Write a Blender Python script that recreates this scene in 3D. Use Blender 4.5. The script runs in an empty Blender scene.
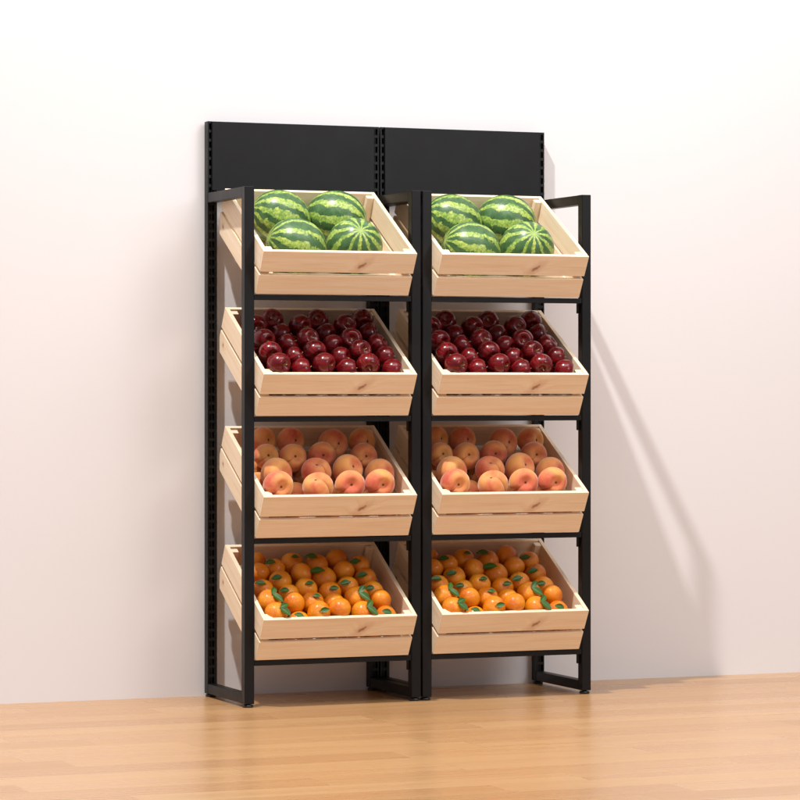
import bpy, bmesh, math, random
from mathutils import Vector, Matrix
random.seed(7)
R = math.radians
scene = bpy.context.scene
C = scene.collection

# ------------------------------------------------------------------ camera
cam_d = bpy.data.cameras.new('camera')
cam_d.sensor_width = 36.0
cam_d.lens = 138.53
cam_d.shift_y = -0.01828
cam_d.clip_end = 200
cam = bpy.data.objects.new('camera', cam_d)
cam.location = (-3.4915, -10.4842, 1.1125)
cam.rotation_euler = (R(90), 0, -R(22.0695))
C.objects.link(cam)
scene.camera = cam

# ------------------------------------------------------------------ light
world = bpy.data.worlds.new('World'); scene.world = world
world.use_nodes = True
wn = world.node_tree.nodes; wl = world.node_tree.links
bg = wn['Background']
tc = wn.new('ShaderNodeTexCoord'); sx = wn.new('ShaderNodeSeparateXYZ'); cr = wn.new('ShaderNodeValToRGB')
wl.new(tc.outputs['Generated'], sx.inputs[0]); wl.new(sx.outputs['Z'], cr.inputs[0]); wl.new(cr.outputs[0], bg.inputs['Color'])
cr.color_ramp.elements[0].position = 0.0; cr.color_ramp.elements[0].color = (0.36, 0.40, 0.48, 1)
cr.color_ramp.elements[1].position = 0.9; cr.color_ramp.elements[1].color = (1.0, 0.99, 0.985, 1)
bg.inputs['Strength'].default_value = 0.575

def lamp(name, kind, loc, target, energy, color, **kw):
    d = bpy.data.lights.new(name, kind); d.energy = energy; d.color = color
    for k, v in kw.items(): setattr(d, k, v)
    o = bpy.data.objects.new(name, d); C.objects.link(o); o.location = loc
    o.rotation_euler = (Vector(target) - Vector(loc)).to_track_quat('-Z', 'Y').to_euler()
    return o
# the studio spotlight up on the left that casts the crisp shadow to the right
lamp('key_spotlight', 'SPOT', (-2.74, -2.87, 9.46), (0.7, -0.3, 1.0), 3700, (1.0, 0.985, 0.96),
     shadow_soft_size=0.14, spot_size=R(75), spot_blend=0.6)
# broad overhead softbox in front of the wall: brightens its upper part and fills from above
lamp('softbox', 'AREA', (1.3, -2.5, 4.3), (1.2, -0.2, 1.6), 88, (1.0, 0.965, 0.94), shape='RECTANGLE', size=3.6, size_y=1.4)
# second softbox, far out to the front right: lights the crate fronts and gives the steel its sheen
lamp('front_softbox', 'AREA', (4.2, -8.2, 4.0), (0.8, 0, 1.3), 125, (1.0, 0.975, 0.97), shape='RECTANGLE', size=2.6, size_y=1.8)

scene.render.engine = 'CYCLES'
scene.view_settings.view_transform = 'Standard'
scene.view_settings.look = 'None'
scene.view_settings.exposure = 0.0
scene.view_settings.gamma = 1.0
scene.cycles.max_bounces = 8

# fruit in crate coordinates (metres): x, depth, height, radius, then axis or leaves
T = {
'watermelon': [
  [0.1773,0.3487,0.1208,0.1031,-0.9004,0.1862,0.2388],
  [0.3874,0.3481,0.1228,0.1053,0.7867,-0.5229,0.1644],
  [0.1685,0.1316,0.1201,0.1023,-0.9305,0.1221,0.276],
  [0.3851,0.1331,0.1214,0.1038,-0.1117,-0.4943,0.8644],
],
'apple': [
  [0.0682,0.055,0.1759,0.0409,1],
  [0.2363,0.0575,0.1754,0.0394,1],
  [0.4012,0.0584,0.1754,0.0409,1],
  [0.1566,0.0521,0.1554,0.0336,0],
  [0.3249,0.0512,0.1554,0.035,0],
  [0.4932,0.0519,0.1554,0.035,0],
  [0.0637,0.1369,0.1749,0.0423,1],
  [0.1567,0.1338,0.1554,0.0365,0],
  [0.2311,0.1487,0.1754,0.0423,1],
  [0.3268,0.1345,0.1556,0.0365,0],
  [0.4001,0.1506,0.1752,0.0423,1],
  [0.4986,0.1437,0.1554,0.0336,0],
  [0.0653,0.2255,0.1754,0.038,1],
  [0.1586,0.2239,0.1565,0.0365,0],
  [0.2313,0.2338,0.1743,0.0401,1],
  [0.3266,0.2249,0.1557,0.0336,0],
  [0.3959,0.2348,0.1751,0.0401,1],
  [0.4983,0.2322,0.1554,0.0336,0],
  [0.0714,0.3279,0.1754,0.035,1],
  [0.156,0.3043,0.1567,0.0365,0],
  [0.2353,0.3303,0.1754,0.0394,1],
  [0.3263,0.3052,0.1569,0.0365,0],
  [0.4052,0.3329,0.1754,0.038,1],
  [0.4923,0.3103,0.1572,0.0365,0],
  [0.1433,0.3713,0.1741,0.035,1],
  [0.3133,0.3723,0.1739,0.035,1],
  [0.4864,0.38,0.1736,0.0365,1],
],
'peach': [
  [0.0723,0.0682,0.1701,0.0542,0.0465,-0.9089,0.4144],
  [0.2211,0.0697,0.1635,0.0557,-0.4455,0.0782,0.8918],
  [0.3428,0.078,0.1628,0.0542,-0.1591,-0.8093,0.5654],
  [0.4494,0.0689,0.1726,0.0549,0.0548,-0.9022,0.4279],
  [0.1024,0.1737,0.1527,0.0587,0.4839,-0.6422,0.5945],
  [0.2496,0.1747,0.1593,0.0549,-0.1332,-0.016,0.991],
  [0.3707,0.1844,0.1605,0.0564,0.3815,-0.5204,0.764],
  [0.4881,0.1691,0.1503,0.0564,0.5634,-0.621,0.5449],
  [0.0938,0.2768,0.1614,0.0466,0.0376,-0.7511,0.6591],
  [0.1897,0.2666,0.1614,0.0512,0.0494,-0.7322,0.6793],
  [0.3022,0.2763,0.1624,0.0519,-0.1332,-0.7934,0.5939],
  [0.4594,0.2715,0.1587,0.0519,0.037,-0.7828,0.6212],
  [0.1147,0.3835,0.1614,0.0497,0.5059,-0.6587,0.5569],
  [0.2164,0.3763,0.1614,0.0527,0.407,-0.6903,0.5982],
  [0.3709,0.358,0.1604,0.0564,0.4453,-0.7157,0.5381],
  [0.4859,0.371,0.1605,0.0527,0.4797,-0.6953,0.5351],
],
'orange': [
  [0.0628,0.0537,0.1573,0.0397,[[[0.0765,-0.4239,0.9024],[0.7414,0.0408,0.6698],0.0376],[[0.0765,-0.4239,0.9024],[0.7414,-0.5609,-0.3684],0.0466]]],
  [0.1535,0.0501,0.1217,0.0361,[[[0.16,-0.4423,0.8825],[-0.9267,0.3251,-0.1884],0.0376]]],
  [0.221,0.053,0.1563,0.039,[[[-0.2369,-0.7003,0.6734],[0.9267,-0.2248,0.3615],0.0339]]],
  [0.295,0.0516,0.1708,0.0376,[]],
  [0.387,0.0547,0.1493,0.0404,[[[0.0661,-0.4358,0.8976],[0.556,0.2061,0.8052],0.0376],[[0.0661,-0.4358,0.8976],[0.7414,-0.5609,-0.3684],0.0466]]],
  [0.4743,0.0501,0.1347,0.0361,[[[0.1945,-0.5961,0.779],[-0.9267,0.3251,-0.1884],0.0391]]],
  [0.0626,0.134,0.1522,0.0419,[[[0.0464,-0.312,0.9489],[0.3707,0.3714,0.9405],0.0361],[[0.0464,-0.312,0.9489],[0.7414,-0.6111,-0.4549],0.0451]]],
  [0.1463,0.1115,0.1597,0.0376,[]],
  [0.2243,0.1291,0.1458,0.039,[[[-0.2353,-0.3162,0.919],[0.9267,-0.2749,0.2749],0.0286]]],
  [0.3019,0.1198,0.143,0.0376,[]],
  [0.3886,0.1356,0.1555,0.0419,[[[-0.1063,-0.4528,0.8852],[0.556,0.2563,0.8917],0.0376],[[-0.1063,-0.4528,0.8852],[0.7414,-0.5609,-0.3684],0.0466]]],
  [0.473,0.119,0.1575,0.0376,[]],
  [0.0643,0.2108,0.1507,0.0361,[[[-0.0099,-0.3105,0.9505],[-0.9267,0.1997,-0.4047],0.0391]]],
  [0.1514,0.1826,0.1459,0.0361,[[[-0.262,-0.4417,0.858],[-0.9267,0.2499,-0.3182],0.0339]]],
  [0.2219,0.2068,0.1515,0.0397,[[[-0.2606,-0.4115,0.8734],[0.9267,-0.2749,0.2749],0.0286]]],
  [0.3104,0.1947,0.1406,0.039,[[[-0.297,-0.4904,0.8193],[0.9267,-0.2749,0.2749],0.0316]]],
  [0.3826,0.2136,0.1512,0.0376,[[[-0.1261,-0.4693,0.874],[-0.9267,0.1496,-0.4912],0.0391]]],
  [0.47,0.1917,0.1442,0.0376,[[[-0.1833,-0.5393,0.8219],[-0.9267,0.2248,-0.3615],0.0339]]],
  [0.1421,0.2557,0.1525,0.039,[[[-0.1576,-0.4845,0.8605],[-0.9267,0.1496,-0.4912],0.0391]]],
  [0.3127,0.2747,0.1484,0.0426,[[[-0.219,-0.1768,0.9596],[-0.9267,0.1997,-0.4047],0.0542]]],
  [0.4671,0.2653,0.1512,0.0376,[[[-0.1953,-0.4985,0.8446],[-0.9267,0.1496,-0.4912],0.0391]]],
  [0.0831,0.3145,0.1534,0.0347,[]],
  [0.2337,0.2958,0.1562,0.0383,[]],
  [0.3115,0.3557,0.1522,0.0397,[[[-0.174,-0.1033,0.9793],[-0.9267,0.2749,-0.2749],0.0466]]],
  [0.3981,0.31,0.1546,0.0376,[]],
  [0.1486,0.3391,0.1534,0.0347,[[[-0.2296,-0.2417,0.9428],[-0.9267,0.1746,-0.448],0.0391]]],
  [0.2212,0.3707,0.1506,0.039,[[[-0.241,-0.2646,0.9337],[0.9267,-0.3752,0.1019],0.0263]]],
  [0.3981,0.3853,0.1522,0.039,[]],
  [0.4706,0.3454,0.1534,0.0361,[[[-0.2666,-0.4621,0.8458],[-0.9267,0.2248,-0.3615],0.0376]]],
  [0.0991,0.3932,0.1534,0.0289,[]],
],
'apple_low': [
  [0.054,0.054,0.0924,0.038],
  [0.13,0.054,0.0924,0.038],
  [0.206,0.054,0.0924,0.038],
  [0.282,0.054,0.0924,0.038],
  [0.358,0.054,0.0924,0.038],
  [0.434,0.054,0.0924,0.038],
  [0.51,0.073,0.0924,0.038],
  [0.054,0.13,0.0924,0.038],
  [0.187,0.13,0.0924,0.038],
  [0.263,0.13,0.0924,0.038],
  [0.358,0.13,0.0924,0.038],
  [0.434,0.13,0.0924,0.038],
  [0.51,0.168,0.0924,0.038],
  [0.111,0.187,0.0924,0.038],
  [0.187,0.206,0.0924,0.038],
  [0.263,0.206,0.0924,0.038],
  [0.339,0.206,0.0924,0.038],
  [0.415,0.206,0.0924,0.038],
  [0.054,0.244,0.0924,0.038],
  [0.13,0.263,0.0924,0.038],
  [0.472,0.263,0.0924,0.038],
  [0.206,0.282,0.0924,0.038],
  [0.282,0.282,0.0924,0.038],
  [0.358,0.282,0.0924,0.038],
  [0.054,0.32,0.0924,0.038],
  [0.13,0.339,0.0924,0.038],
  [0.415,0.339,0.0924,0.038],
  [0.491,0.339,0.0924,0.038],
  [0.206,0.358,0.0924,0.038],
  [0.282,0.358,0.0924,0.038],
  [0.054,0.396,0.0924,0.038],
  [0.358,0.396,0.0924,0.038],
  [0.13,0.415,0.0924,0.038],
  [0.434,0.415,0.0924,0.038],
  [0.51,0.415,0.0924,0.038],
  [0.096,0.0948,0.061,0.032],
],
'peach_low': [
  [0.063,0.063,0.0754,0.047],
  [0.157,0.063,0.0754,0.047],
  [0.2745,0.063,0.0754,0.047],
  [0.392,0.063,0.0754,0.047],
  [0.486,0.063,0.0754,0.047],
  [0.1805,0.157,0.0754,0.047],
  [0.298,0.157,0.0754,0.047],
  [0.4155,0.157,0.0754,0.047],
  [0.063,0.2275,0.0754,0.047],
  [0.157,0.251,0.0754,0.047],
  [0.251,0.251,0.0754,0.047],
  [0.345,0.251,0.0754,0.047],
  [0.063,0.3215,0.0754,0.047],
  [0.4155,0.3215,0.0754,0.047],
  [0.157,0.345,0.0754,0.047],
  [0.251,0.345,0.0754,0.047],
  [0.1095,0.1168,0.063,0.034],
],
'orange_low': [
  [0.088,0.052,0.0894,0.036],
  [0.25,0.052,0.0894,0.036],
  [0.322,0.052,0.0894,0.036],
  [0.412,0.088,0.0894,0.036],
  [0.178,0.106,0.0894,0.036],
  [0.484,0.106,0.0894,0.036],
  [0.106,0.124,0.0894,0.036],
  [0.34,0.142,0.0894,0.036],
  [0.268,0.16,0.0894,0.036],
  [0.412,0.16,0.0894,0.036],
  [0.052,0.178,0.0894,0.036],
  [0.196,0.178,0.0894,0.036],
  [0.124,0.214,0.0894,0.036],
  [0.25,0.232,0.0894,0.036],
  [0.34,0.232,0.0894,0.036],
  [0.412,0.232,0.0894,0.036],
  [0.484,0.232,0.0894,0.036],
  [0.052,0.25,0.0894,0.036],
  [0.178,0.268,0.0894,0.036],
  [0.106,0.304,0.0894,0.036],
  [0.25,0.304,0.0894,0.036],
  [0.358,0.304,0.0894,0.036],
  [0.43,0.304,0.0894,0.036],
  [0.502,0.304,0.0894,0.036],
  [0.178,0.34,0.0894,0.036],
  [0.052,0.358,0.0894,0.036],
  [0.268,0.376,0.0894,0.036],
  [0.34,0.376,0.0894,0.036],
  [0.43,0.376,0.0894,0.036],
  [0.502,0.376,0.0894,0.036],
  [0.124,0.394,0.0894,0.036],
  [0.196,0.412,0.0894,0.036],
  [0.1435,0.0448,0.059,0.03],
  [0.376,0.0448,0.059,0.03],
  [0.436,0.0448,0.059,0.03],
  [0.496,0.0448,0.059,0.03],
  [0.046,0.0898,0.059,0.03],
  [0.286,0.0898,0.059,0.03],
],
}

# ------------------------------------------------------------------ materials
def newmat(name):
    m = bpy.data.materials.new(name); m.use_nodes = True
    return m, m.node_tree.nodes, m.node_tree.links, m.node_tree.nodes['Principled BSDF']

class N:
    """small helper to write node graphs"""
    def __init__(s, m): s.n = m.node_tree.nodes; s.l = m.node_tree.links
    def add(s, t, **kw):
        o = s.n.new(t)
        for k, v in kw.items(): setattr(o, k, v)
        return o
    def put(s, sock, v):
        if hasattr(v, 'is_output'): s.l.new(v, sock)
        else: sock.default_value = v
    def math(s, op, a, b=0.0, clamp=False):
        o = s.add('ShaderNodeMath', operation=op, use_clamp=clamp); s.put(o.inputs[0], a); s.put(o.inputs[1], b); return o.outputs[0]
    def vmath(s, op, a, b=(0, 0, 0)):
        o = s.add('ShaderNodeVectorMath', operation=op); s.put(o.inputs[0], a); s.put(o.inputs[1], b)
        return o.outputs['Value'] if op in ('LENGTH', 'DISTANCE', 'DOT_PRODUCT') else o.outputs[0]
    def noise(s, vec, scale, detail=3.0, rough=0.5, dist=0.0):
        o = s.add('ShaderNodeTexNoise'); s.put(o.inputs['Vector'], vec); s.put(o.inputs['Scale'], scale)
        o.inputs['Detail'].default_value = detail; o.inputs['Roughness'].default_value = rough; o.inputs['Distortion'].default_value = dist
        return o.outputs['Fac']
    def ramp(s, fac, stops):
        o = s.add('ShaderNodeValToRGB'); s.put(o.inputs[0], fac); e = o.color_ramp.elements
        while len(e) < len(stops): e.new(0.5)
        for el, (p, c) in zip(e, stops):
            el.position = p; el.color = (c, c, c, 1) if isinstance(c, (int, float)) else (*c, 1)
        return o.outputs[0]
    def mix(s, fac, a, b, mode='MIX'):
        o = s.add('ShaderNodeMix', data_type='RGBA', blend_type=mode); s.put(o.inputs[0], fac)
        for k, v in ((6, a), (7, b)):
            s.put(o.inputs[k], (*v, 1) if isinstance(v, tuple) and len(v) == 3 else v)
        return o.outputs[2]
    def maprange(s, v, a, b, c, d):
        o = s.add('ShaderNodeMapRange'); s.put(o.inputs[0], v)
        for k, q in zip((1, 2, 3, 4), (a, b, c, d)): o.inputs[k].default_value = q
        return o.outputs[0]
    def bump(s, h, strength, dist=0.001):
        o = s.add('ShaderNodeBump'); s.put(o.inputs['Height'], h); o.inputs['Strength'].default_value = strength
        o.inputs['Distance'].default_value = dist; return o.outputs[0]
    def local(s):
        """object coordinates shifted by a per-object random (kept in the object's colour)"""
        t = s.add('ShaderNodeTexCoord').outputs['Object']
        oc = s.add('ShaderNodeObjectInfo').outputs['Color']
        return t, s.vmath('ADD', t, s.vmath('MULTIPLY', oc, (37.0, 53.0, 71.0))), oc

def wall_mat():
    m, n, l, b = newmat('painted_wall'); g = N(m)
    p = g.add('ShaderNodeNewGeometry').outputs['Position']
    t = g.noise(p, 0.55, 3)
    g.put(b.inputs['Base Color'], g.ramp(t, [(0.3, (0.780, 0.760, 0.778)), (0.7, (0.796, 0.774, 0.786))]))
    b.inputs['Roughness'].default_value = 0.75
    b.inputs['Specular IOR Level'].default_value = 0.2
    g.put(b.inputs['Normal'], g.bump(g.noise(p, 260, 4), 0.12, 0.001))
    return m

def floor_mat():
    m, n, l, b = newmat('laminate_floor'); g = N(m)
    p = g.add('ShaderNodeNewGeometry').outputs['Position']
    s = g.add('ShaderNodeSeparateXYZ'); g.put(s.inputs[0], p); X, Y = s.outputs[0], s.outputs[1]
    w = 0.165; ln = 1.3
    row = g.math('FLOOR', g.math('DIVIDE', Y, w))
    wn_ = g.add('ShaderNodeTexWhiteNoise', noise_dimensions='1D'); g.put(wn_.inputs['W'], row)
    xs = g.math('ADD', g.math('DIVIDE', X, ln), g.math('MULTIPLY', wn_.outputs['Value'], 7.3))
    col = g.math('FLOOR', xs)
    cv = g.add('ShaderNodeCombineXYZ'); g.put(cv.inputs[0], row); g.put(cv.inputs[1], col)
    w2 = g.add('ShaderNodeTexWhiteNoise', noise_dimensions='2D'); g.put(w2.inputs['Vector'], cv.outputs[0])
    rnd = w2.outputs['Value']
    # grain: stretched along x, different on every plank
    gv = g.add('ShaderNodeCombineXYZ'); g.put(gv.inputs[0], g.math('MULTIPLY', X, 0.55)); g.put(gv.inputs[1], g.math('MULTIPLY', Y, 6.0)); g.put(gv.inputs[2], g.math('MULTIPLY', rnd, 60.0))
    n1 = g.noise(gv.outputs[0], 1.2, 4, 0.5, 0.6)
    gv2 = g.add('ShaderNodeCombineXYZ'); g.put(gv2.inputs[0], g.math('MULTIPLY', X, 1.2)); g.put(gv2.inputs[1], g.math('MULTIPLY', Y, 60.0)); g.put(gv2.inputs[2], g.math('MULTIPLY', rnd, 90.0))
    n2 = g.noise(gv2.outputs[0], 2.0, 4, 0.6, 0.3)
    base = g.ramp(rnd, [(0.0, (0.41, 0.222, 0.092)), (0.5, (0.475, 0.268, 0.116)), (1.0, (0.53, 0.318, 0.145))])
    c = g.mix(g.ramp(n1, [(0.38, 0.0), (0.68, 1.0)]), g.mix(0.42, base, (0.47, 0.235, 0.10)), base)
    c = g.mix(g.math('MULTIPLY', g.ramp(n2, [(0.35, 1.0), (0.55, 0.0)]), 0.20), c, (0.36, 0.18, 0.08))
    # thin joints
    fy = g.math('FRACT', g.math('DIVIDE', Y, w)); fx = g.math('FRACT', xs)
    ey = g.math('LESS_THAN', fy, 0.018); ex = g.math('LESS_THAN', fx, 0.0018)
    j = g.math('MAXIMUM', ey, ex)
    c = g.mix(g.math('MULTIPLY', j, 0.45), c, (0.25, 0.12, 0.05))
    g.put(b.inputs['Base Color'], c)
    g.put(b.inputs['Roughness'], g.maprange(n1, 0.3, 0.7, 0.24, 0.34))
    b.inputs['Specular IOR Level'].default_value = 0.85
    g.put(b.inputs['Normal'], g.bump(g.mix(0.5, n2, n1), 0.06, 0.0015))
    return m

def metal_mat():
    m, n, l, b = newmat('black_powder_coat'); g = N(m)
    t = g.add('ShaderNodeTexCoord').outputs['Object']
    b.inputs['Base Color'].default_value = (0.0045, 0.0045, 0.005, 1)
    g.put(b.inputs['Roughness'], g.maprange(g.noise(t, 9, 4), 0.3, 0.7, 0.38, 0.46))
    b.inputs['Specular IOR Level'].default_value = 0.27
    g.put(b.inputs['Normal'], g.bump(g.noise(t, 1400, 2), 0.10, 0.0004))
    return m

def pine_mat():
    m, n, l, b = newmat('pine_wood'); g = N(m)
    uv = g.add('ShaderNodeUVMap', uv_map='UVMap').outputs[0]
    oc = g.add('ShaderNodeObjectInfo').outputs['Color']
    s = g.add('ShaderNodeSeparateXYZ'); g.put(s.inputs[0], uv); U, V = s.outputs[0], s.outputs[1]
    ocs = g.add('ShaderNodeSeparateColor'); g.put(ocs.inputs[0], oc)
    def knot(u0, v0, a, bb):
        # slanted ellipse
        du = g.math('SUBTRACT', U, u0); dv = g.math('SUBTRACT', V, v0)
        p = g.math('ADD', g.math('MULTIPLY', du, 0.80), g.math('MULTIPLY', dv, 0.60))
        q = g.math('SUBTRACT', g.math('MULTIPLY', dv, 0.80), g.math('MULTIPLY', du, 0.60))
        return g.math('SQRT', g.math('ADD', g.math('POWER', g.math('DIVIDE', p, a), 2.0), g.math('POWER', g.math('DIVIDE', q, bb), 2.0)))
    wob = g.noise(uv, 60, 3)
    k1 = knot(0.372, 0.029, 0.022, 0.0085); k2 = knot(5.262, 0.040, 0.0075, 0.006); k3 = knot(8.21, 0.05, 0.012, 0.006)
    kd = g.math('MINIMUM', g.math('MINIMUM', k1, k2), k3)
    kd = g.math('ADD', kd, g.math('MULTIPLY', g.math('SUBTRACT', wob, 0.5), 1.5))
    near = g.ramp(g.math('DIVIDE', kd, 6.0), [(0.0, 1.0), (0.9, 0.0)])
    gv = g.add('ShaderNodeCombineXYZ')
    g.put(gv.inputs[0], g.math('ADD', g.math('MULTIPLY', U, 1.4), g.math('MULTIPLY', ocs.outputs[0], 40.0)))
    g.put(gv.inputs[1], g.math('ADD', g.math('MULTIPLY', V, 34.0), g.math('MULTIPLY', near, 1.3)))
    n1 = g.noise(gv.outputs[0], 1.5, 4, 0.55, 0.5)
    gv2 = g.add('ShaderNodeCombineXYZ'); g.put(gv2.inputs[0], g.math('MULTIPLY', U, 4.0)); g.put(gv2.inputs[1], g.math('MULTIPLY', V, 260.0))
    n2 = g.noise(gv2.outputs[0], 1.6, 4, 0.6, 0.2)
    c = g.ramp(n1, [(0.30, (0.85, 0.65, 0.455)), (0.50, (0.89, 0.725, 0.53)), (0.72, (0.915, 0.775, 0.60))])
    c = g.mix(g.math('MULTIPLY', g.ramp(n2, [(0.38, 1.0), (0.55, 0.0)]), 0.16), c, (0.52, 0.28, 0.12))
    c = g.mix(g.math('MULTIPLY', g.ramp(g.math('DIVIDE', kd, 3.0), [(0.15, 1.0), (0.9, 0.0)]), 0.42), c, (0.50, 0.20, 0.09))
    c = g.mix(g.math('MULTIPLY', g.ramp(g.math('DIVIDE', kd, 3.0), [(0.08, 1.0), (0.30, 0.0)]), 0.75), c, (0.20, 0.065, 0.03))
    g.put(b.inputs['Base Color'], c)
    b.inputs['Roughness'].default_value = 0.55
    b.inputs['Specular IOR Level'].default_value = 0.3
    g.put(b.inputs['Normal'], g.bump(n2, 0.25, 0.0006))
    return m

def melon_mat():
    m, n, l, b = newmat('watermelon_rind'); g = N(m)
    t, tr, oc = g.local()
    s = g.add('ShaderNodeSeparateXYZ'); g.put(s.inputs[0], t)
    az = g.math('ARCTAN2', s.outputs[1], s.outputs[0])
    n1 = g.noise(tr, 11, 4, 0.6); n2 = g.noise(tr, 38, 5, 0.7); n3 = g.noise(tr, 120, 3, 0.6)
    jag = g.math('ADD', g.math('MULTIPLY', g.math('SUBTRACT', n1, 0.5), 5.0), g.math('MULTIPLY', g.math('SUBTRACT', n2, 0.5), 6.0))
    st = g.math('SINE', g.math('ADD', g.math('MULTIPLY', az, 11.0), jag))
    st = g.math('ADD', st, g.math('MULTIPLY', g.math('SUBTRACT', g.noise(tr, 7, 3), 0.5), 2.6))
    f = g.ramp(g.maprange(st, -1.5, 1.5, 0, 1), [(0.50, 0.0), (0.61, 1.0)])
    dark = g.mix(g.ramp(n2, [(0.35, 0.0), (0.65, 1.0)]), (0.028, 0.082, 0.026), (0.085, 0.175, 0.062))
    light = g.mix(g.ramp(n3, [(0.35, 0.0), (0.62, 1.0)]), (0.16, 0.29, 0.045), (0.48, 0.58, 0.13))
    light = g.mix(g.math('MULTIPLY', g.ramp(n2, [(0.48, 0.0), (0.64, 1.0)]), 0.7), light, (0.11, 0.24, 0.045))
    c = g.mix(f, dark, light)
    # pale star where the stripes meet at the poles
    rad = g.math('SQRT', g.math('ADD', g.math('POWER', s.outputs[0], 2.0), g.math('POWER', s.outputs[1], 2.0)))
    c = g.mix(g.math('MULTIPLY', g.ramp(g.math('DIVIDE', rad, 0.03), [(0.05, 1.0), (0.8, 0.0)]), 0.6), c, (0.40, 0.55, 0.12))
    g.put(b.inputs['Base Color'], c)
    b.inputs['Roughness'].default_value = 0.33
    b.inputs['Specular IOR Level'].default_value = 0.45
    g.put(b.inputs['Normal'], g.bump(n1, 0.15, 0.003))
    return m

def apple_mat():
    m, n, l, b = newmat('apple_skin'); g = N(m)
    t, tr, oc = g.local()
    s = g.add('ShaderNodeSeparateXYZ'); g.put(s.inputs[0], t)
    az = g.math('ARCTAN2', s.outputs[1], s.outputs[0])
    cv = g.add('ShaderNodeCombineXYZ'); g.put(cv.inputs[0], g.math('MULTIPLY', az, 5.0)); g.put(cv.inputs[1], g.math('MULTIPLY', s.outputs[2], 14.0))
    os_ = g.add('ShaderNodeSeparateColor'); g.put(os_.inputs[0], oc); g.put(cv.inputs[2], g.math('MULTIPLY', os_.outputs[0], 40))
    st = g.noise(cv.outputs[0], 1.3, 5, 0.65)
    c = g.ramp(st, [(0.32, (0.045, 0.0015, 0.003)), (0.53, (0.140, 0.003, 0.006)), (0.78, (0.36, 0.013, 0.010))])
    vor = g.add('ShaderNodeTexVoronoi'); g.put(vor.inputs['Vector'], tr); vor.inputs['Scale'].default_value = 210
    c = g.mix(g.math('MULTIPLY', g.ramp(vor.outputs['Distance'], [(0.08, 1.0), (0.18, 0.0)]), 0.22), c, (0.50, 0.25, 0.15))
    rad = g.math('SQRT', g.math('ADD', g.math('POWER', s.outputs[0], 2.0), g.math('POWER', s.outputs[1], 2.0)))
    top = g.math('GREATER_THAN', s.outputs[2], 0.0)
    c = g.mix(g.math('MULTIPLY', g.math('MULTIPLY', top, g.ramp(g.math('DIVIDE', rad, 0.012), [(0.15, 1.0), (0.6, 0.0)])), 0.5), c, (0.24, 0.14, 0.04))
    g.put(b.inputs['Base Color'], c)
    b.inputs['Roughness'].default_value = 0.22
    b.inputs['Specular IOR Level'].default_value = 0.45
    return m

def peach_mat():
    m, n, l, b = newmat('peach_skin'); g = N(m)
    t, tr, oc = g.local()
    n1 = g.noise(tr, 13, 3, 0.5, 0.4); n2 = g.noise(tr, 90, 4, 0.7)
    c = g.ramp(g.math('ADD', n1, g.math('MULTIPLY', g.math('SUBTRACT', n2, 0.5), 0.16)),
               [(0.36, (0.76, 0.35, 0.105)), (0.49, (0.71, 0.265, 0.095)), (0.61, (0.64, 0.175, 0.080)), (0.74, (0.54, 0.085, 0.055))])
    s = g.add('ShaderNodeSeparateXYZ'); g.put(s.inputs[0], t)
    rad = g.math('SQRT', g.math('ADD', g.math('POWER', s.outputs[0], 2.0), g.math('POWER', s.outputs[1], 2.0)))
    azp = g.math('ABSOLUTE', g.math('ARCTAN2', s.outputs[1], s.outputs[0]))
    c = g.mix(g.math('MULTIPLY', g.ramp(azp, [(0.0, 1.0), (0.13, 0.0)]), 0.55), c, (0.36, 0.06, 0.025))
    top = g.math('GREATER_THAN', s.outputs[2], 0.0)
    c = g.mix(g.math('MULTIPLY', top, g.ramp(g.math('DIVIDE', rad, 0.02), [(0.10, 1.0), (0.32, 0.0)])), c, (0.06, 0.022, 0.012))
    g.put(b.inputs['Base Color'], c)
    b.inputs['Roughness'].default_value = 0.62
    b.inputs['Specular IOR Level'].default_value = 0.25
    b.inputs['Sheen Weight'].default_value = 0.8
    b.inputs['Sheen Roughness'].default_value = 0.4
    b.inputs['Sheen Tint'].default_value = (1.0, 0.85, 0.75, 1)
    b.inputs['Subsurface Weight'].default_value = 0.12
    b.inputs['Subsurface Radius'].default_value = (1.0, 0.4, 0.2)
    b.inputs['Subsurface Scale'].default_value = 0.008
    return m

def orange_mat():
    m, n, l, b = newmat('orange_peel'); g = N(m)
    t, tr, oc = g.local()
    n1 = g.noise(tr, 18, 3, 0.5)
    c = g.ramp(n1, [(0.32, (0.66, 0.155, 0.002)), (0.50, (0.80, 0.24, 0.003)), (0.68, (0.88, 0.34, 0.008))])
    vor = g.add('ShaderNodeTexVoronoi'); g.put(vor.inputs['Vector'], tr); vor.inputs['Scale'].default_value = 420
    pore = g.ramp(vor.outputs['Distance'], [(0.15, 0.0), (0.55, 1.0)])
    c = g.mix(g.math('MULTIPLY', g.math('SUBTRACT', 1.0, pore), 0.18), c, (0.50, 0.08, 0.0))
    g.put(b.inputs['Base Color'], c)
    b.inputs['Roughness'].default_value = 0.25
    b.inputs['Specular IOR Level'].default_value = 0.55
    b.inputs['Subsurface Weight'].default_value = 0.08
    b.inputs['Subsurface Radius'].default_value = (1.0, 0.35, 0.1)
    b.inputs['Subsurface Scale'].default_value = 0.006
    g.put(b.inputs['Normal'], g.bump(pore, 0.7, 0.001))
    return m

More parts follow.
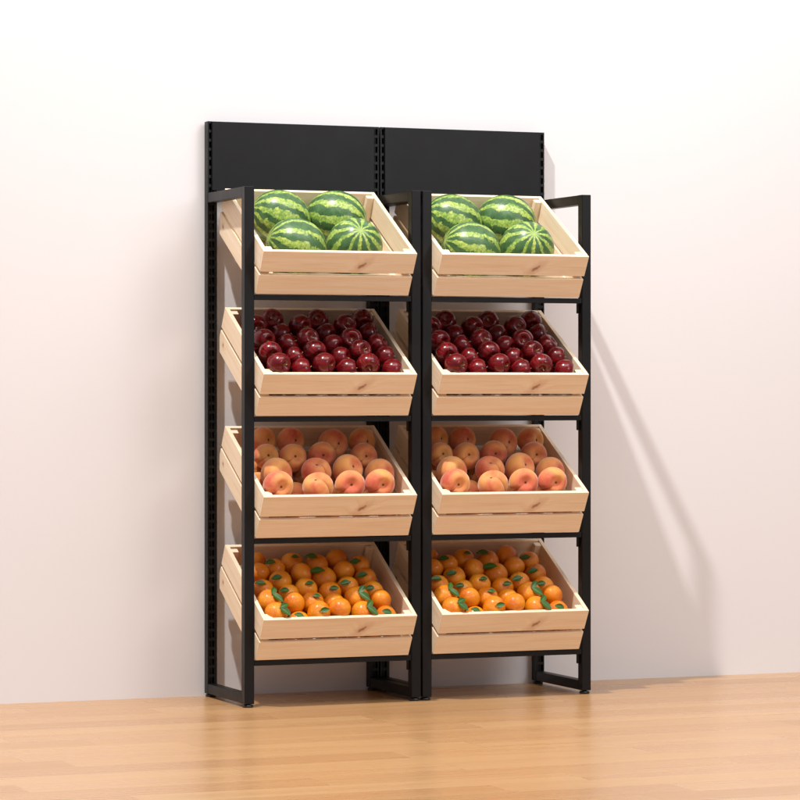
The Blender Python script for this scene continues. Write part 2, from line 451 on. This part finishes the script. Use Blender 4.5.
def leaf_mat():
    m, n, l, b = newmat('citrus_leaf'); g = N(m)
    uv = g.add('ShaderNodeUVMap', uv_map='UVMap').outputs[0]
    s = g.add('ShaderNodeSeparateXYZ'); g.put(s.inputs[0], uv)
    d = g.math('ABSOLUTE', g.math('SUBTRACT', s.outputs[1], 0.5))
    rib = g.ramp(d, [(0.02, 1.0), (0.06, 0.0)])
    vein = g.math('SINE', g.math('MULTIPLY', g.math('SUBTRACT', s.outputs[0], g.math('MULTIPLY', d, 0.6)), 62.0))
    c = g.mix(g.ramp(vein, [(0.6, 0.0), (1.0, 0.5)]), (0.030, 0.095, 0.008), (0.060, 0.165, 0.018))
    c = g.mix(g.math('MULTIPLY', rib, 0.7), c, (0.10, 0.26, 0.06))
    g.put(b.inputs['Base Color'], c)
    b.inputs['Roughness'].default_value = 0.38
    return m

def flat_mat(name, col, rough=0.6):
    m, n, l, b = newmat(name); g = N(m)
    t = g.add('ShaderNodeTexCoord').outputs['Object']
    nz = g.noise(t, 300, 3)
    g.put(b.inputs['Base Color'], g.mix(nz, tuple(c * 0.8 for c in col), tuple(min(1, c * 1.15) for c in col)))
    b.inputs['Roughness'].default_value = rough
    return m

M = dict(wall=wall_mat(), floor=floor_mat(), metal=metal_mat(), pine=pine_mat(), melon=melon_mat(), apple=apple_mat(),
         peach=peach_mat(), orange=orange_mat(), leaf=leaf_mat(), stem=flat_mat('dry_stem', (0.36, 0.30, 0.12)),
         twig=flat_mat('green_twig', (0.10, 0.16, 0.04)), rubber=flat_mat('black_foot_plastic', (0.012, 0.012, 0.012), 0.35),
         steel=flat_mat('bright_screw', (0.6, 0.6, 0.6), 0.3))

# ------------------------------------------------------------------ helpers
def link(name, bm, mat, parent=None, smooth=False, loc=None, recalc=True):
    me = bpy.data.meshes.new(name)
    if recalc: bmesh.ops.recalc_face_normals(bm, faces=bm.faces)
    bm.to_mesh(me); bm.free()
    me.materials.append(mat)
    if smooth:
        for p in me.polygons: p.use_smooth = True
    o = bpy.data.objects.new(name, me); C.objects.link(o)
    if loc is not None: o.location = loc
    if parent: o.parent = parent
    return o

def tag(o, label=None, cat=None, group=None, kind=None):
    if label: o['label'] = label
    if cat: o['category'] = cat
    if group: o['group'] = group
    if kind: o['kind'] = kind
    return o

def empty(name, loc):
    o = bpy.data.objects.new(name, None); C.objects.link(o); o.location = loc
    o.empty_display_size = 0.05
    return o

def add_box(bm, x0, x1, y0, y1, z0, z1, bev=0.0, seg=2):
    vs = [bm.verts.new(p) for p in ((x0, y0, z0), (x1, y0, z0), (x1, y1, z0), (x0, y1, z0), (x0, y0, z1), (x1, y0, z1), (x1, y1, z1), (x0, y1, z1))]
    fs = [bm.faces.new([vs[i] for i in f]) for f in ((0, 3, 2, 1), (4, 5, 6, 7), (0, 1, 5, 4), (1, 2, 6, 5), (2, 3, 7, 6), (3, 0, 4, 7))]
    if bev:
        es = list({e for f in fs for e in f.edges})
        bmesh.ops.bevel(bm, geom=es, offset=bev, segments=seg, affect='EDGES', profile=0.5)
    return bm

def add_prism(bm, pts, x0, x1, bev=0.0):
    """polygon in the (y, z) plane pushed along x"""
    a = [bm.verts.new((x0, y, z)) for y, z in pts]; b = [bm.verts.new((x1, y, z)) for y, z in pts]
    fs = [bm.faces.new(a), bm.faces.new(b[::-1])]
    k = len(pts)
    for i in range(k): fs.append(bm.faces.new([a[i], b[i], b[(i + 1) % k], a[(i + 1) % k]]))
    if bev:
        es = list({e for f in fs for e in f.edges})
        bmesh.ops.bevel(bm, geom=es, offset=bev, segments=2, affect='EDGES', profile=0.5)
    return bm

def uv_plank(bm, ax, u0, v0):
    """wood coordinates in metres: U along the plank, V across it"""
    lay = bm.loops.layers.uv.new('UVMap')
    o1, o2 = [i for i in range(3) if i != ax]
    mn = [min(v.co[i] for v in bm.verts) for i in range(3)]
    bm.normal_update()
    for f in bm.faces:
        nn = [abs(c) for c in f.normal]
        for lp in f.loops:
            q = [lp.vert.co[i] - mn[i] for i in range(3)]
            if nn[ax] > 0.8:      # end grain
                lp[lay].uv = (u0 + 1.7 + q[o1] * 0.3, v0 + 0.3 + q[o2] * 1.5)
            elif nn[o1] > nn[o2]: lp[lay].uv = (u0 + q[ax], v0 + q[o2])
            else: lp[lay].uv = (u0 + q[ax], v0 + 0.5 + q[o1])

def add_lathe(bm, prof, seg, cx=0, cy=0):
    rings = []
    for r, z in prof:
        if r < 1e-6: rings.append([bm.verts.new((cx, cy, z))])
        else: rings.append([bm.verts.new((cx + r * math.cos(2 * math.pi * i / seg), cy + r * math.sin(2 * math.pi * i / seg), z)) for i in range(seg)])
    for a, b in zip(rings, rings[1:]):
        for i in range(seg):
            j = (i + 1) % seg
            q = [a[i % len(a)], a[j % len(a)], b[j % len(b)], b[i % len(b)]]
            u = []
            for v in q:
                if v not in u: u.append(v)
            if len(u) >= 3: bm.faces.new(u)
    if len(rings[0]) > 1: bm.faces.new(rings[0])
    if len(rings[-1]) > 1: bm.faces.new(rings[-1][::-1])

# ------------------------------------------------------------------ the setting
bm = bmesh.new()
vs = [bm.verts.new(p) for p in ((-16, -24, 0), (22, -24, 0), (22, 0, 0), (-16, 0, 0))]; bm.faces.new(vs)
tag(link('floor', bm, M['floor']), kind='structure')
bm = bmesh.new(); add_box(bm, -16, 22, 0.0, 0.2, -0.02, 7.0)
tag(link('wall', bm, M['wall']), kind='structure')

# ------------------------------------------------------------------ the two racks
TT = 0.0353            # tube
YR = -0.010            # back of the rear uprights
YF = -0.4478           # front of the front posts
BW = 0.6575; STEP = 0.66386
HF = 1.80; HR = 2.0554; FOOT = 0.012
TILT = 0.5253; PITCH = 0.4214; HC = 0.1674; WC = 0.569; DC = 0.4765; CX0 = 0.0367
CY0 = -0.5413 + HC * math.sin(TILT); CZ0 = 1.572 - HC * math.cos(TILT)      # bottom front edge of the top crate

def foot(parent, cx, cy):
    bm = bmesh.new()
    add_lathe(bm, [(0.0, 0.0), (0.0172, 0.0), (0.0188, 0.0018), (0.0188, 0.0062), (0.0165, 0.0090), (0.0075, 0.0094), (0.0075, 0.0135)], 24, cx, cy)
    bmesh.ops.remove_doubles(bm, verts=bm.verts, dist=1e-6)
    return link('levelling_foot', bm, M['rubber'], parent, True)

def make_rack():
    root = empty('display_rack', (0, 0, 0))
    for side in (0, 1):
        x0 = 0.0 if side == 0 else BW - TT
        x1 = x0 + TT
        # slotted rear upright: channel body, front face made of strips and rungs so the slots are real holes
        bm = bmesh.new()
        yf = YR - TT; lo, hi = FOOT, HR
        add_box(bm, x0, x1, yf + 0.016, YR, lo, hi, 0.0012)
        add_box(bm, x0, x0 + 0.0022, yf + 0.0021, yf + 0.0158, lo, hi)
        add_box(bm, x1 - 0.0022, x1, yf + 0.0021, yf + 0.0158, lo, hi)
        add_box(bm, x0 + 0.0024, x1 - 0.0024, yf + 0.0022, yf + 0.0157, hi - 0.0025, hi - 0.0003)
        cols = [(0.0, 0.0052), (0.0137, 0.0164), (0.0249, TT)]
        if side: cols = [(TT - b, TT - a) for a, b in cols][::-1]
        for a, b in cols: add_box(bm, x0 + a, x0 + b, yf, yf + 0.002, lo, hi)
        gaps = [(0.0052, 0.0137), (0.0164, 0.0249)]
        if side: gaps = [(TT - b, TT - a) for a, b in gaps][::-1]
        pit = 0.0324; z = hi; first = True
        while z > lo:
            h = 0.0075 if first else pit - 0.0225
            for a, b in gaps: add_box(bm, x0 + a, x0 + b, yf + 0.0001, yf + 0.0019, max(lo, z - h), z)
            z -= h + 0.0225; first = False
        up = link('slotted_upright', bm, M['metal'], root)
        foot(up, (x0 + x1) / 2, YR - TT / 2 - 0.001)
        bm = bmesh.new(); add_box(bm, x0, x1, YF, YF + TT, FOOT, HF, 0.0022, 3)
        fp = link('front_post', bm, M['metal'], root)
        foot(fp, (x0 + x1) / 2, YF + TT / 2)
        bm = bmesh.new(); add_box(bm, x0 + 0.0006, x1 - 0.0006, YF + TT + 0.0002, YR - TT - 0.0002, HF - TT, HF - 0.0004, 0.0018, 2)
        link('top_rail', bm, M['metal'], root)
        bm = bmesh.new(); add_box(bm, x0 + 0.0006, x1 - 0.0006, YF + TT + 0.0002, YR - TT - 0.0002, FOOT + 0.0004, FOOT + TT, 0.0018, 2)
        link('bottom_rail', bm, M['metal'], root)
    # header panel hooked on the uprights
    bm = bmesh.new(); add_box(bm, 0.0148, BW - 0.0205, YR - TT - 0.0075, YR - TT - 0.0004, 1.808, HR - 0.0006, 0.0015, 2)
    pn = link('header_panel', bm, M['metal'], root)
    # shelf supports
    for k in range(4):
        zc = CZ0 - k * PITCH
        bm = bmesh.new(); add_box(bm, TT + 0.0004, BW - TT - 0.0004, -0.4460, -0.4285, zc - 0.0195, zc - 0.0012, 0.0015, 2)
        b = link('shelf_bar', bm, M['metal'], root)
        bm = bmesh.new()
        for xa in (TT + 0.0006, BW - TT - 0.0046): add_box(bm, xa, xa + 0.004, -0.4283, -0.4083, zc - 0.055, zc - 0.006, 0.0006, 1)
        hk = link('hook_plate', bm, M['metal'], b)
        bm = bmesh.new()
        add_box(bm, TT + 0.0125, BW - TT - 0.0125, -0.0575, -0.0459, zc + 0.231, zc + 0.256, 0.0015, 2)
        link('shelf_bar', bm, M['metal'], root)
        bm = bmesh.new()
        for xa in (CX0 + 0.018, CX0 + WC - 0.028):
            pts = []
            for u, w in ((0.018, 0.001), (DC - 0.05, 0.001), (DC - 0.05, 0.011), (0.018, 0.011)):
                pts.append((CY0 + u * math.cos(TILT) - w * math.sin(TILT), zc + u * math.sin(TILT) + w * math.cos(TILT)))
            add_prism(bm, pts, xa, xa + 0.010)
        link('shelf_arm', bm, M['metal'], root)
    # a bright screw head on the inner face of the right side frame
    bm = bmesh.new()
    v = [(math.cos(a) * 0.004, math.sin(a) * 0.004) for a in [i * math.pi / 6 for i in range(12)]]
    add_prism(bm, [(YF + TT + 0.012 + a, HF - TT - 0.010 + b) for a, b in v], BW - 0.5 * TT, BW - 0.5 * TT + 0.003)
    link('screw', bm, M['steel'], root)
    return root

def copy_tree(o, dx, parent=None):
    c = o.copy(); C.objects.link(c)
    if parent: c.parent = parent
    else: c.location = o.location + Vector((dx, 0, 0))
    for ch in KIDS.get(o.name, []): copy_tree(ch, 0, c)
    return c
KIDS = {}
def index_kids():
    KIDS.clear()
    for o in bpy.data.objects:
        if o.parent: KIDS.setdefault(o.parent.name, []).append(o)

rack = make_rack()
tag(rack, 'black metal shelving bay on the left, with a plain header panel on slotted uprights', 'display rack', 'black metal display racks side by side')

# ------------------------------------------------------------------ crates
def board(name, parent, ax, box, u0, v0, bev=0.0012):
    bm = bmesh.new(); add_box(bm, *box, bev, 1); uv_plank(bm, ax, u0, v0)
    return link(name, bm, M['pine'], parent)

HL = 0.0749; GAP = 0.0123; TH = 0.0145
def make_crate():
    root = empty('fruit_crate', (0, 0, 0))
    X0, X1 = 0.0, WC
    zu = HL + GAP
    # fronts and backs
    for zi, (za, zb) in enumerate(((0.0, HL), (zu, HC))):
        if zi: board('slat', root, 0, (X0 + .0002, X1 - .0002, 0, TH, za, zb), 0.0, 0.0)
        else: board('slat', root, 0, (X0 + .0002, X1 - .0002, 0, TH, za, zb), 2.3, 0.13)
        yb = DC - TH
        if zi: board('slat', root, 0, (X0 + TH + .0003, X1 - TH - .0003, yb, DC, za, zb), 3.1, 0.21)
        else: board('slat', root, 0, (X0 + TH + .0003, X1 - TH - .0003, yb - 0.012, DC - 0.012, za + 0.012, zb), 4.1, 0.4)
        for xi, xa in enumerate((X0, X1 - TH)):
            bm = bmesh.new()
            if zi: add_prism(bm, [(TH + .0002, za), (DC, za), (DC, zb), (TH + .0002, zb)], xa, xa + TH, 0.0012)
            else:   # lower side board: back corner cut upright
                add_prism(bm, [(TH + .0002, za), (DC - 0.026, za), (DC, 0.048), (DC, zb), (TH + .0002, zb)], xa, xa + TH, 0.0012)
            uv_plank(bm, 1, 4.85 + zi * 1.31 + xi * 0.7, 0.0 if not zi else 0.31)
            link('slat', bm, M['pine'], root)
    # corner posts
    for xa in (TH + .0003, WC - TH - .0253):
        for ya in (TH + .0003, DC - TH - .0303):
            top = HC - (0.004 if ya < 0.1 else 0.003)
            board('corner_post', root, 2, (xa, xa + 0.025, ya, ya + (0.028 if ya < .1 else .022), 0.029, top), 6.0 + xa, 0.7 + ya)
    # bottom boards
    nb = 4; w = (WC - 2 * TH - 0.002) / nb
    for i in range(nb):
        xa = TH + 0.001 + i * w
        board('bottom_board', root, 1, (xa + 0.0003, xa + w - 0.0003, TH + .0004, DC - 2 * TH - 0.004, 0.015, 0.0275), 7.0 + i * 0.9, 0.2 * i)
    return root

def recolour(c):
    for ch in bpy.data.objects:
        if ch.parent == c: ch.color = (random.random(), random.random(), random.random(), 1)
def crate_org(k): return Vector((CX0, CY0, CZ0 - k * PITCH))
ROT = Matrix.Rotation(TILT, 4, 'X')
def to_world(k, p): return crate_org(k) + (ROT @ Vector(p))

KINDS = ['watermelons', 'dark red apples', 'peaches', 'leafy oranges']
TIER = ['top shelf', 'second shelf', 'third shelf', 'bottom shelf']
crate0 = make_crate()
index_kids()
crates = []
for k in range(4):
    c = crate0 if k == 0 else copy_tree(crate0, 0)
    c.location = crate_org(k) + Vector((0, 0, 0.0006)); c.rotation_euler = (TILT, 0, 0)
    recolour(c)
    tag(c, f'pale pine crate of {KINDS[k]} on the {TIER[k]} of the left rack', 'crate', 'slatted pine crates on the racks')
    crates.append(c)

# ------------------------------------------------------------------ fruit
def blob(name, fn, mat, nu=40, nv=24):
    """surface of revolution with a shape function fn(az, phi) -> (r, z, azimuth)"""
    bm = bmesh.new(); rows = []
    for j in range(nv + 1):
        ph = math.pi * j / nv
        if j in (0, nv): rows.append([bm.verts.new((0, 0, fn(0, ph)[1]))])
        else:
            row = []
            for i in range(nu):
                az = 2 * math.pi * i / nu - math.pi; r, z = fn(az, ph)
                row.append(bm.verts.new((r * math.cos(az), r * math.sin(az), z)))
            rows.append(row)
    for a, b in zip(rows, rows[1:]):
        for i in range(nu):
            j = (i + 1) % nu
            if len(a) == 1: bm.faces.new((a[0], b[i], b[j]))
            elif len(b) == 1: bm.faces.new((a[i], b[0], a[j]))
            else: bm.faces.new((a[i], b[i], b[j], a[j]))
    bmesh.ops.recalc_face_normals(bm, faces=bm.faces)
    me = bpy.data.meshes.new(name); bm.to_mesh(me); bm.free()
    for p in me.polygons: p.use_smooth = True
    me.materials.append(mat)
    return me

def melon_fn(az, ph):
    d = math.exp(-(ph / 0.12) ** 2) + math.exp(-((math.pi - ph) / 0.12) ** 2)
    return 0.955 * math.sin(ph) * (1 + 0.008 * math.sin(5 * az)), 1.06 * math.cos(ph) - 0.03 * math.copysign(d, math.cos(ph))
def apple_fn(sq):
    def f(az, ph):
        cav = 0.40 * math.exp(-(ph / 0.33) ** 2); bas = 0.20 * math.exp(-((math.pi - ph) / 0.30) ** 2)
        lob = 1 + 0.055 * math.sin(5 * az) * max(0, -math.cos(ph)) ** 1.5
        r = (math.sin(ph) ** 0.92) * (1 + 0.09 * math.cos(ph)) * lob
        return r, sq * 0.95 * math.cos(ph) - cav + bas
    return f
def peach_fn(az, ph):
    crease = 0.20 * math.exp(-(abs(az) / 0.24) ** 1.25) * math.sin(ph) ** 0.6 * (0.45 + 0.55 * max(0.0, math.cos(ph * 0.5)))
    cav = 0.42 * math.exp(-(ph / 0.42) ** 2)
    r = math.sin(ph) * (1 + 0.02 * math.cos(2 * az)) * (1 - crease)
    return r, 0.95 * math.cos(ph) * (1 - 0.5 * crease) - cav + 0.04 * math.exp(-((math.pi - ph) / 0.2) ** 2)
def orange_fn(az, ph):
    d = 0.06 * math.exp(-(ph / 0.20) ** 2)
    return math.sin(ph) * (1 + 0.012 * math.sin(3 * az + 1)), 0.93 * math.cos(ph) - d

ME = dict(watermelon=blob('watermelon', melon_fn, M['melon'], 64, 40),
          apple=blob('apple', apple_fn(1.0), M['apple'], 40, 28), apple_tall=blob('apple', apple_fn(1.07), M['apple'], 40, 28),
          peach=blob('peach', peach_fn, M['peach'], 88, 36), orange=blob('orange', orange_fn, M['orange'], 36, 22))

def scaled(me, r, cache={}):
    """mesh copy at real size (few sizes, shared)"""
    q = round(r, 3); key = (me.name, q)
    if key not in cache:
        m = me.copy(); m.transform(Matrix.Scale(q, 4)); cache[key] = m
    return cache[key]

def fruit(name, me, r, pos, axis, spin):
    o = bpy.data.objects.new(name, scaled(me, r)); C.objects.link(o)
    q = Vector(axis).normalized().to_track_quat('Z', 'Y')
    o.rotation_mode = 'QUATERNION'
    o.rotation_quaternion = q @ Matrix.Rotation(spin, 4, 'Z').to_quaternion()
    o.location = pos
    o.color = (random.random(), random.random(), random.random(), 1)
    return o

def stem(parent, r, length, mat, rad=0.0012, lean=0.3):
    bm = bmesh.new(); prev = None; z0 = r
    ring = []
    for j in range(5):
        t = j / 4; cx = lean * length * t * t; z = z0 + length * t; rr = rad * (1 + 0.5 * (t ** 4))
        ring.append([bm.verts.new((cx + rr * math.cos(a), rr * math.sin(a), z)) for a in [i * math.pi / 3 for i in range(6)]])
    for a, b in zip(ring, ring[1:]):
        for i in range(6): bm.faces.new((a[i], a[(i + 1) % 6], b[(i + 1) % 6], b[i]))
    bm.faces.new(ring[-1])
    o = link('stem', bm, mat, parent, True)
    return o

def leaf(parent, base, nrm, direc, length):
    """a curved citrus leaf in world space, then expressed in the orange's frame"""
    n = Vector(nrm).normalized(); d = Vector(direc); d = (d - n * d.dot(n)).normalized(); s = n.cross(d)
    bm = bmesh.new(); lay = bm.loops.layers.uv.new('UVMap')
    K = 12; rows = []
    inv = (Matrix.Translation(parent.location) @ parent.rotation_quaternion.to_matrix().to_4x4()).inverted()
    ctr = parent.location; R0 = (Vector(base) - ctr).length
    for i in range(K + 1):
        t = i / K; w = 0.27 * length * (math.sin(math.pi * min(1, t ** 0.85)) ** 0.8) + 0.0003
        row = []
        for jx in (-1, -0.5, 0, 0.5, 1):
            p = Vector(base) + d * (length * t) + s * (w * jx)
            p += n * (0.0015 + 0.004 * abs(jx) * math.sin(math.pi * t) - 0.10 * length * t * t)
            q = p - ctr                       # keep it resting just outside the peel
            if q.length < R0 + 0.0016: p = ctr + q.normalized() * (R0 + 0.0016)
            row.append(bm.verts.new(inv @ p))
        rows.append(row)
    low = [[bm.verts.new(inv @ ((parent.matrix_basis @ v.co) - (parent.matrix_basis @ v.co - ctr).normalized() * 0.0006)) for v in row] for row in rows]
    def quad(vs, ids):
        f = bm.faces.new(vs)
        for lp, (a, b) in zip(f.loops, ids): lp[lay].uv = (a / K, b / 4)
    for i in range(K):
        for j in range(4):
            ids = ((i, j), (i + 1, j), (i + 1, j + 1), (i, j + 1))
            quad([rows[a][b] for a, b in ids], ids)
            quad([low[a][b] for a, b in ids[::-1]], ids[::-1])
        quad([rows[i][0], low[i][0], low[i + 1][0], rows[i + 1][0]], ((i, 0), (i, 0), (i + 1, 0), (i + 1, 0)))
        quad([rows[i][4], rows[i + 1][4], low[i + 1][4], low[i][4]], ((i, 4), (i + 1, 4), (i + 1, 4), (i, 4)))
    o = link('leaf', bm, M['leaf'], parent, True, recalc=False)
    o.data.set_sharp_from_angle(angle=R(50))
    return o

ORD = ['first', 'second', 'third', 'fourth', 'fifth', 'sixth', 'seventh', 'eighth']
def rows_of(lst, gap):
    """sort fruit into rows front to back, then left to right, for the labels"""
    idx = sorted(range(len(lst)), key=lambda i: lst[i][1]); rows = []; cur = [idx[0]]
    for i in idx[1:]:
        if lst[i][1] - lst[cur[0]][1] > gap: rows.append(cur); cur = [i]
        else: cur.append(i)
    rows.append(cur)
    return [sorted(r, key=lambda i: lst[i][0]) for r in rows]

left_things = []        # (object, label pattern, category, group pattern)
def reg(o, label, cat, group): left_things.append((o, label, cat, group))

def label_rows(lst, gap, look, crate):
    out = {}
    rr = rows_of(lst, gap)
    for a, row in enumerate(rr):
        rn = 'front row' if a == 0 else ('back row' if a == len(rr) - 1 else f'{ORD[a]} row')
        for b, i in enumerate(row):
            out[i] = f'{look[i] if isinstance(look, list) else look}, {ORD[b]} from left in {rn} of {{side}} {crate}'
    return out

V = Vector((-0.3757, -0.9267, 0.0))      # towards the viewer
ml = ['striped green watermelon at the back left of the {side} melon crate', 'striped green watermelon at the back right of the {side} melon crate',
      'striped green watermelon at the front left of the {side} melon crate', 'front right watermelon of the {side} melon crate, its starry end facing out']
for i, (x, y, z, r, ax, ay, az_) in enumerate(T['watermelon']):
    o = fruit('watermelon', ME['watermelon'], r, to_world(0, (x, y, z)), ROT @ Vector((ax, ay, az_)), [0.4, 1.9, 0.9, 2.2][i])
    reg(o, ml[i], 'watermelon', 'watermelons in the {side} crate')

lab = label_rows(T['apple'], 0.036, 'glossy red apple', 'apple crate')
for i, (x, y, z, r, hi) in enumerate(T['apple']):
    r = 0.0408 if hi else 0.0398
    rnd = lambda s: (random.random() - 0.5) * s
    if hi: ax = V * 0.8 + Vector((0.45 + rnd(0.9), 0, -0.12 + rnd(0.8)))
    else: ax = Vector((0.75 + rnd(0.8), -0.5, 0.1 + rnd(1.1)))
    o = fruit('apple', ME['apple'] if i % 2 else ME['apple_tall'], r, to_world(1, (x, y, z)), ax, random.random() * 6)
    stem(o, r * 0.50, r * 0.42, M['stem'], 0.0013, 0.35)
    reg(o, lab[i], 'apple', 'dark red apples in the {side} crate')
lab = label_rows(T['peach'], 0.045, 'velvety blushed peach', 'peach crate')
SP = {1: 2.2, 5: -1.6}
for i, (x, y, z, r, ax, ay, az_) in enumerate(T['peach']):
    a = ROT @ Vector((ax, ay, az_)); r *= 0.97
    o = fruit('peach', ME['peach'], r, to_world(2, (x, y, z)), a, 0)
    # turn the crease so that it runs down and to the left from the stem hollow, as seen from the front
    want = Vector((-0.75 + random.uniform(-.3, .3), 0, -0.65)) if i not in SP else Vector((0.35, -0.9, 0.15))
    loc = o.rotation_quaternion.inverted() @ want; ang = math.atan2(loc.y, loc.x)
    o.rotation_quaternion = o.rotation_quaternion @ Matrix.Rotation(ang, 4, 'Z').to_quaternion()
    reg(o, lab[i], 'peach', 'peaches in the {side} crate')
looks = []
for e in T['orange']:
    k = len(e[4]); looks.append('leafless orange' if k == 0 else ('orange with one green leaf' if k == 1 else 'orange with two green leaves'))
lab = label_rows(T['orange'], 0.036, looks, 'orange crate')
for i, (x, y, z, r, lv) in enumerate(T['orange']):
    c = to_world(3, (x, y, z)); r *= 1.04
    if lv: ax = ROT @ Vector(lv[0][0])
    else: ax = Vector((random.uniform(-.8, .8), random.uniform(-.5, .5), random.uniform(-1, 0.4)))
    o = fruit('orange', ME['orange'], r, c, ax, random.random() * 6)
    for q, (bn, bd, ln) in enumerate(lv):
        n = (ROT @ Vector(bn)).normalized()
        leaf(o, c + n * (r * 0.985), n, ROT @ Vector(bd), ln * (1.02 if len(lv) == 2 else 1.0))
    if lv: stem(o, r * 0.86, 0.006, M['twig'], 0.0014, 0.5)
    reg(o, lab[i], 'orange', 'oranges in the {side} crate')
for kind, key, tier, adj in (('apple', 'apple_low', 1, 'dark red apple'), ('peach', 'peach_low', 2, 'peach'), ('orange', 'orange_low', 3, 'orange')):
    for i, (x, y, z, r) in enumerate(T[key]):
        ax = Vector((random.uniform(-1, 1), random.uniform(-1, 1), random.uniform(-1, 1)))
        o = fruit(kind, ME[kind], r, to_world(tier, (x, y, z)), ax, 0)
        reg(o, adj + ' mostly hidden under the top layer of the {side} ' + kind + ' crate', kind, kind + 's buried in the {side} crate')

for o, lb, cat, gr in left_things:
    tag(o, lb.format(side='left'), cat, gr.format(side='left'))

# ------------------------------------------------------------------ the right bay: copies of everything
index_kids()
r2 = copy_tree(rack, STEP)
tag(r2, 'black metal shelving bay on the right, throwing the slanted shadow on the wall', 'display rack', 'black metal display racks side by side')
for k, c in enumerate(crates):
    d = copy_tree(c, STEP)
    recolour(d)
    tag(d, f'pale pine crate of {KINDS[k]} on the {TIER[k]} of the right rack', 'crate', 'slatted pine crates on the racks')
for o, lb, cat, gr in left_things:
    d = copy_tree(o, STEP)
    tag(d, lb.format(side='right'), cat, gr.format(side='right'))
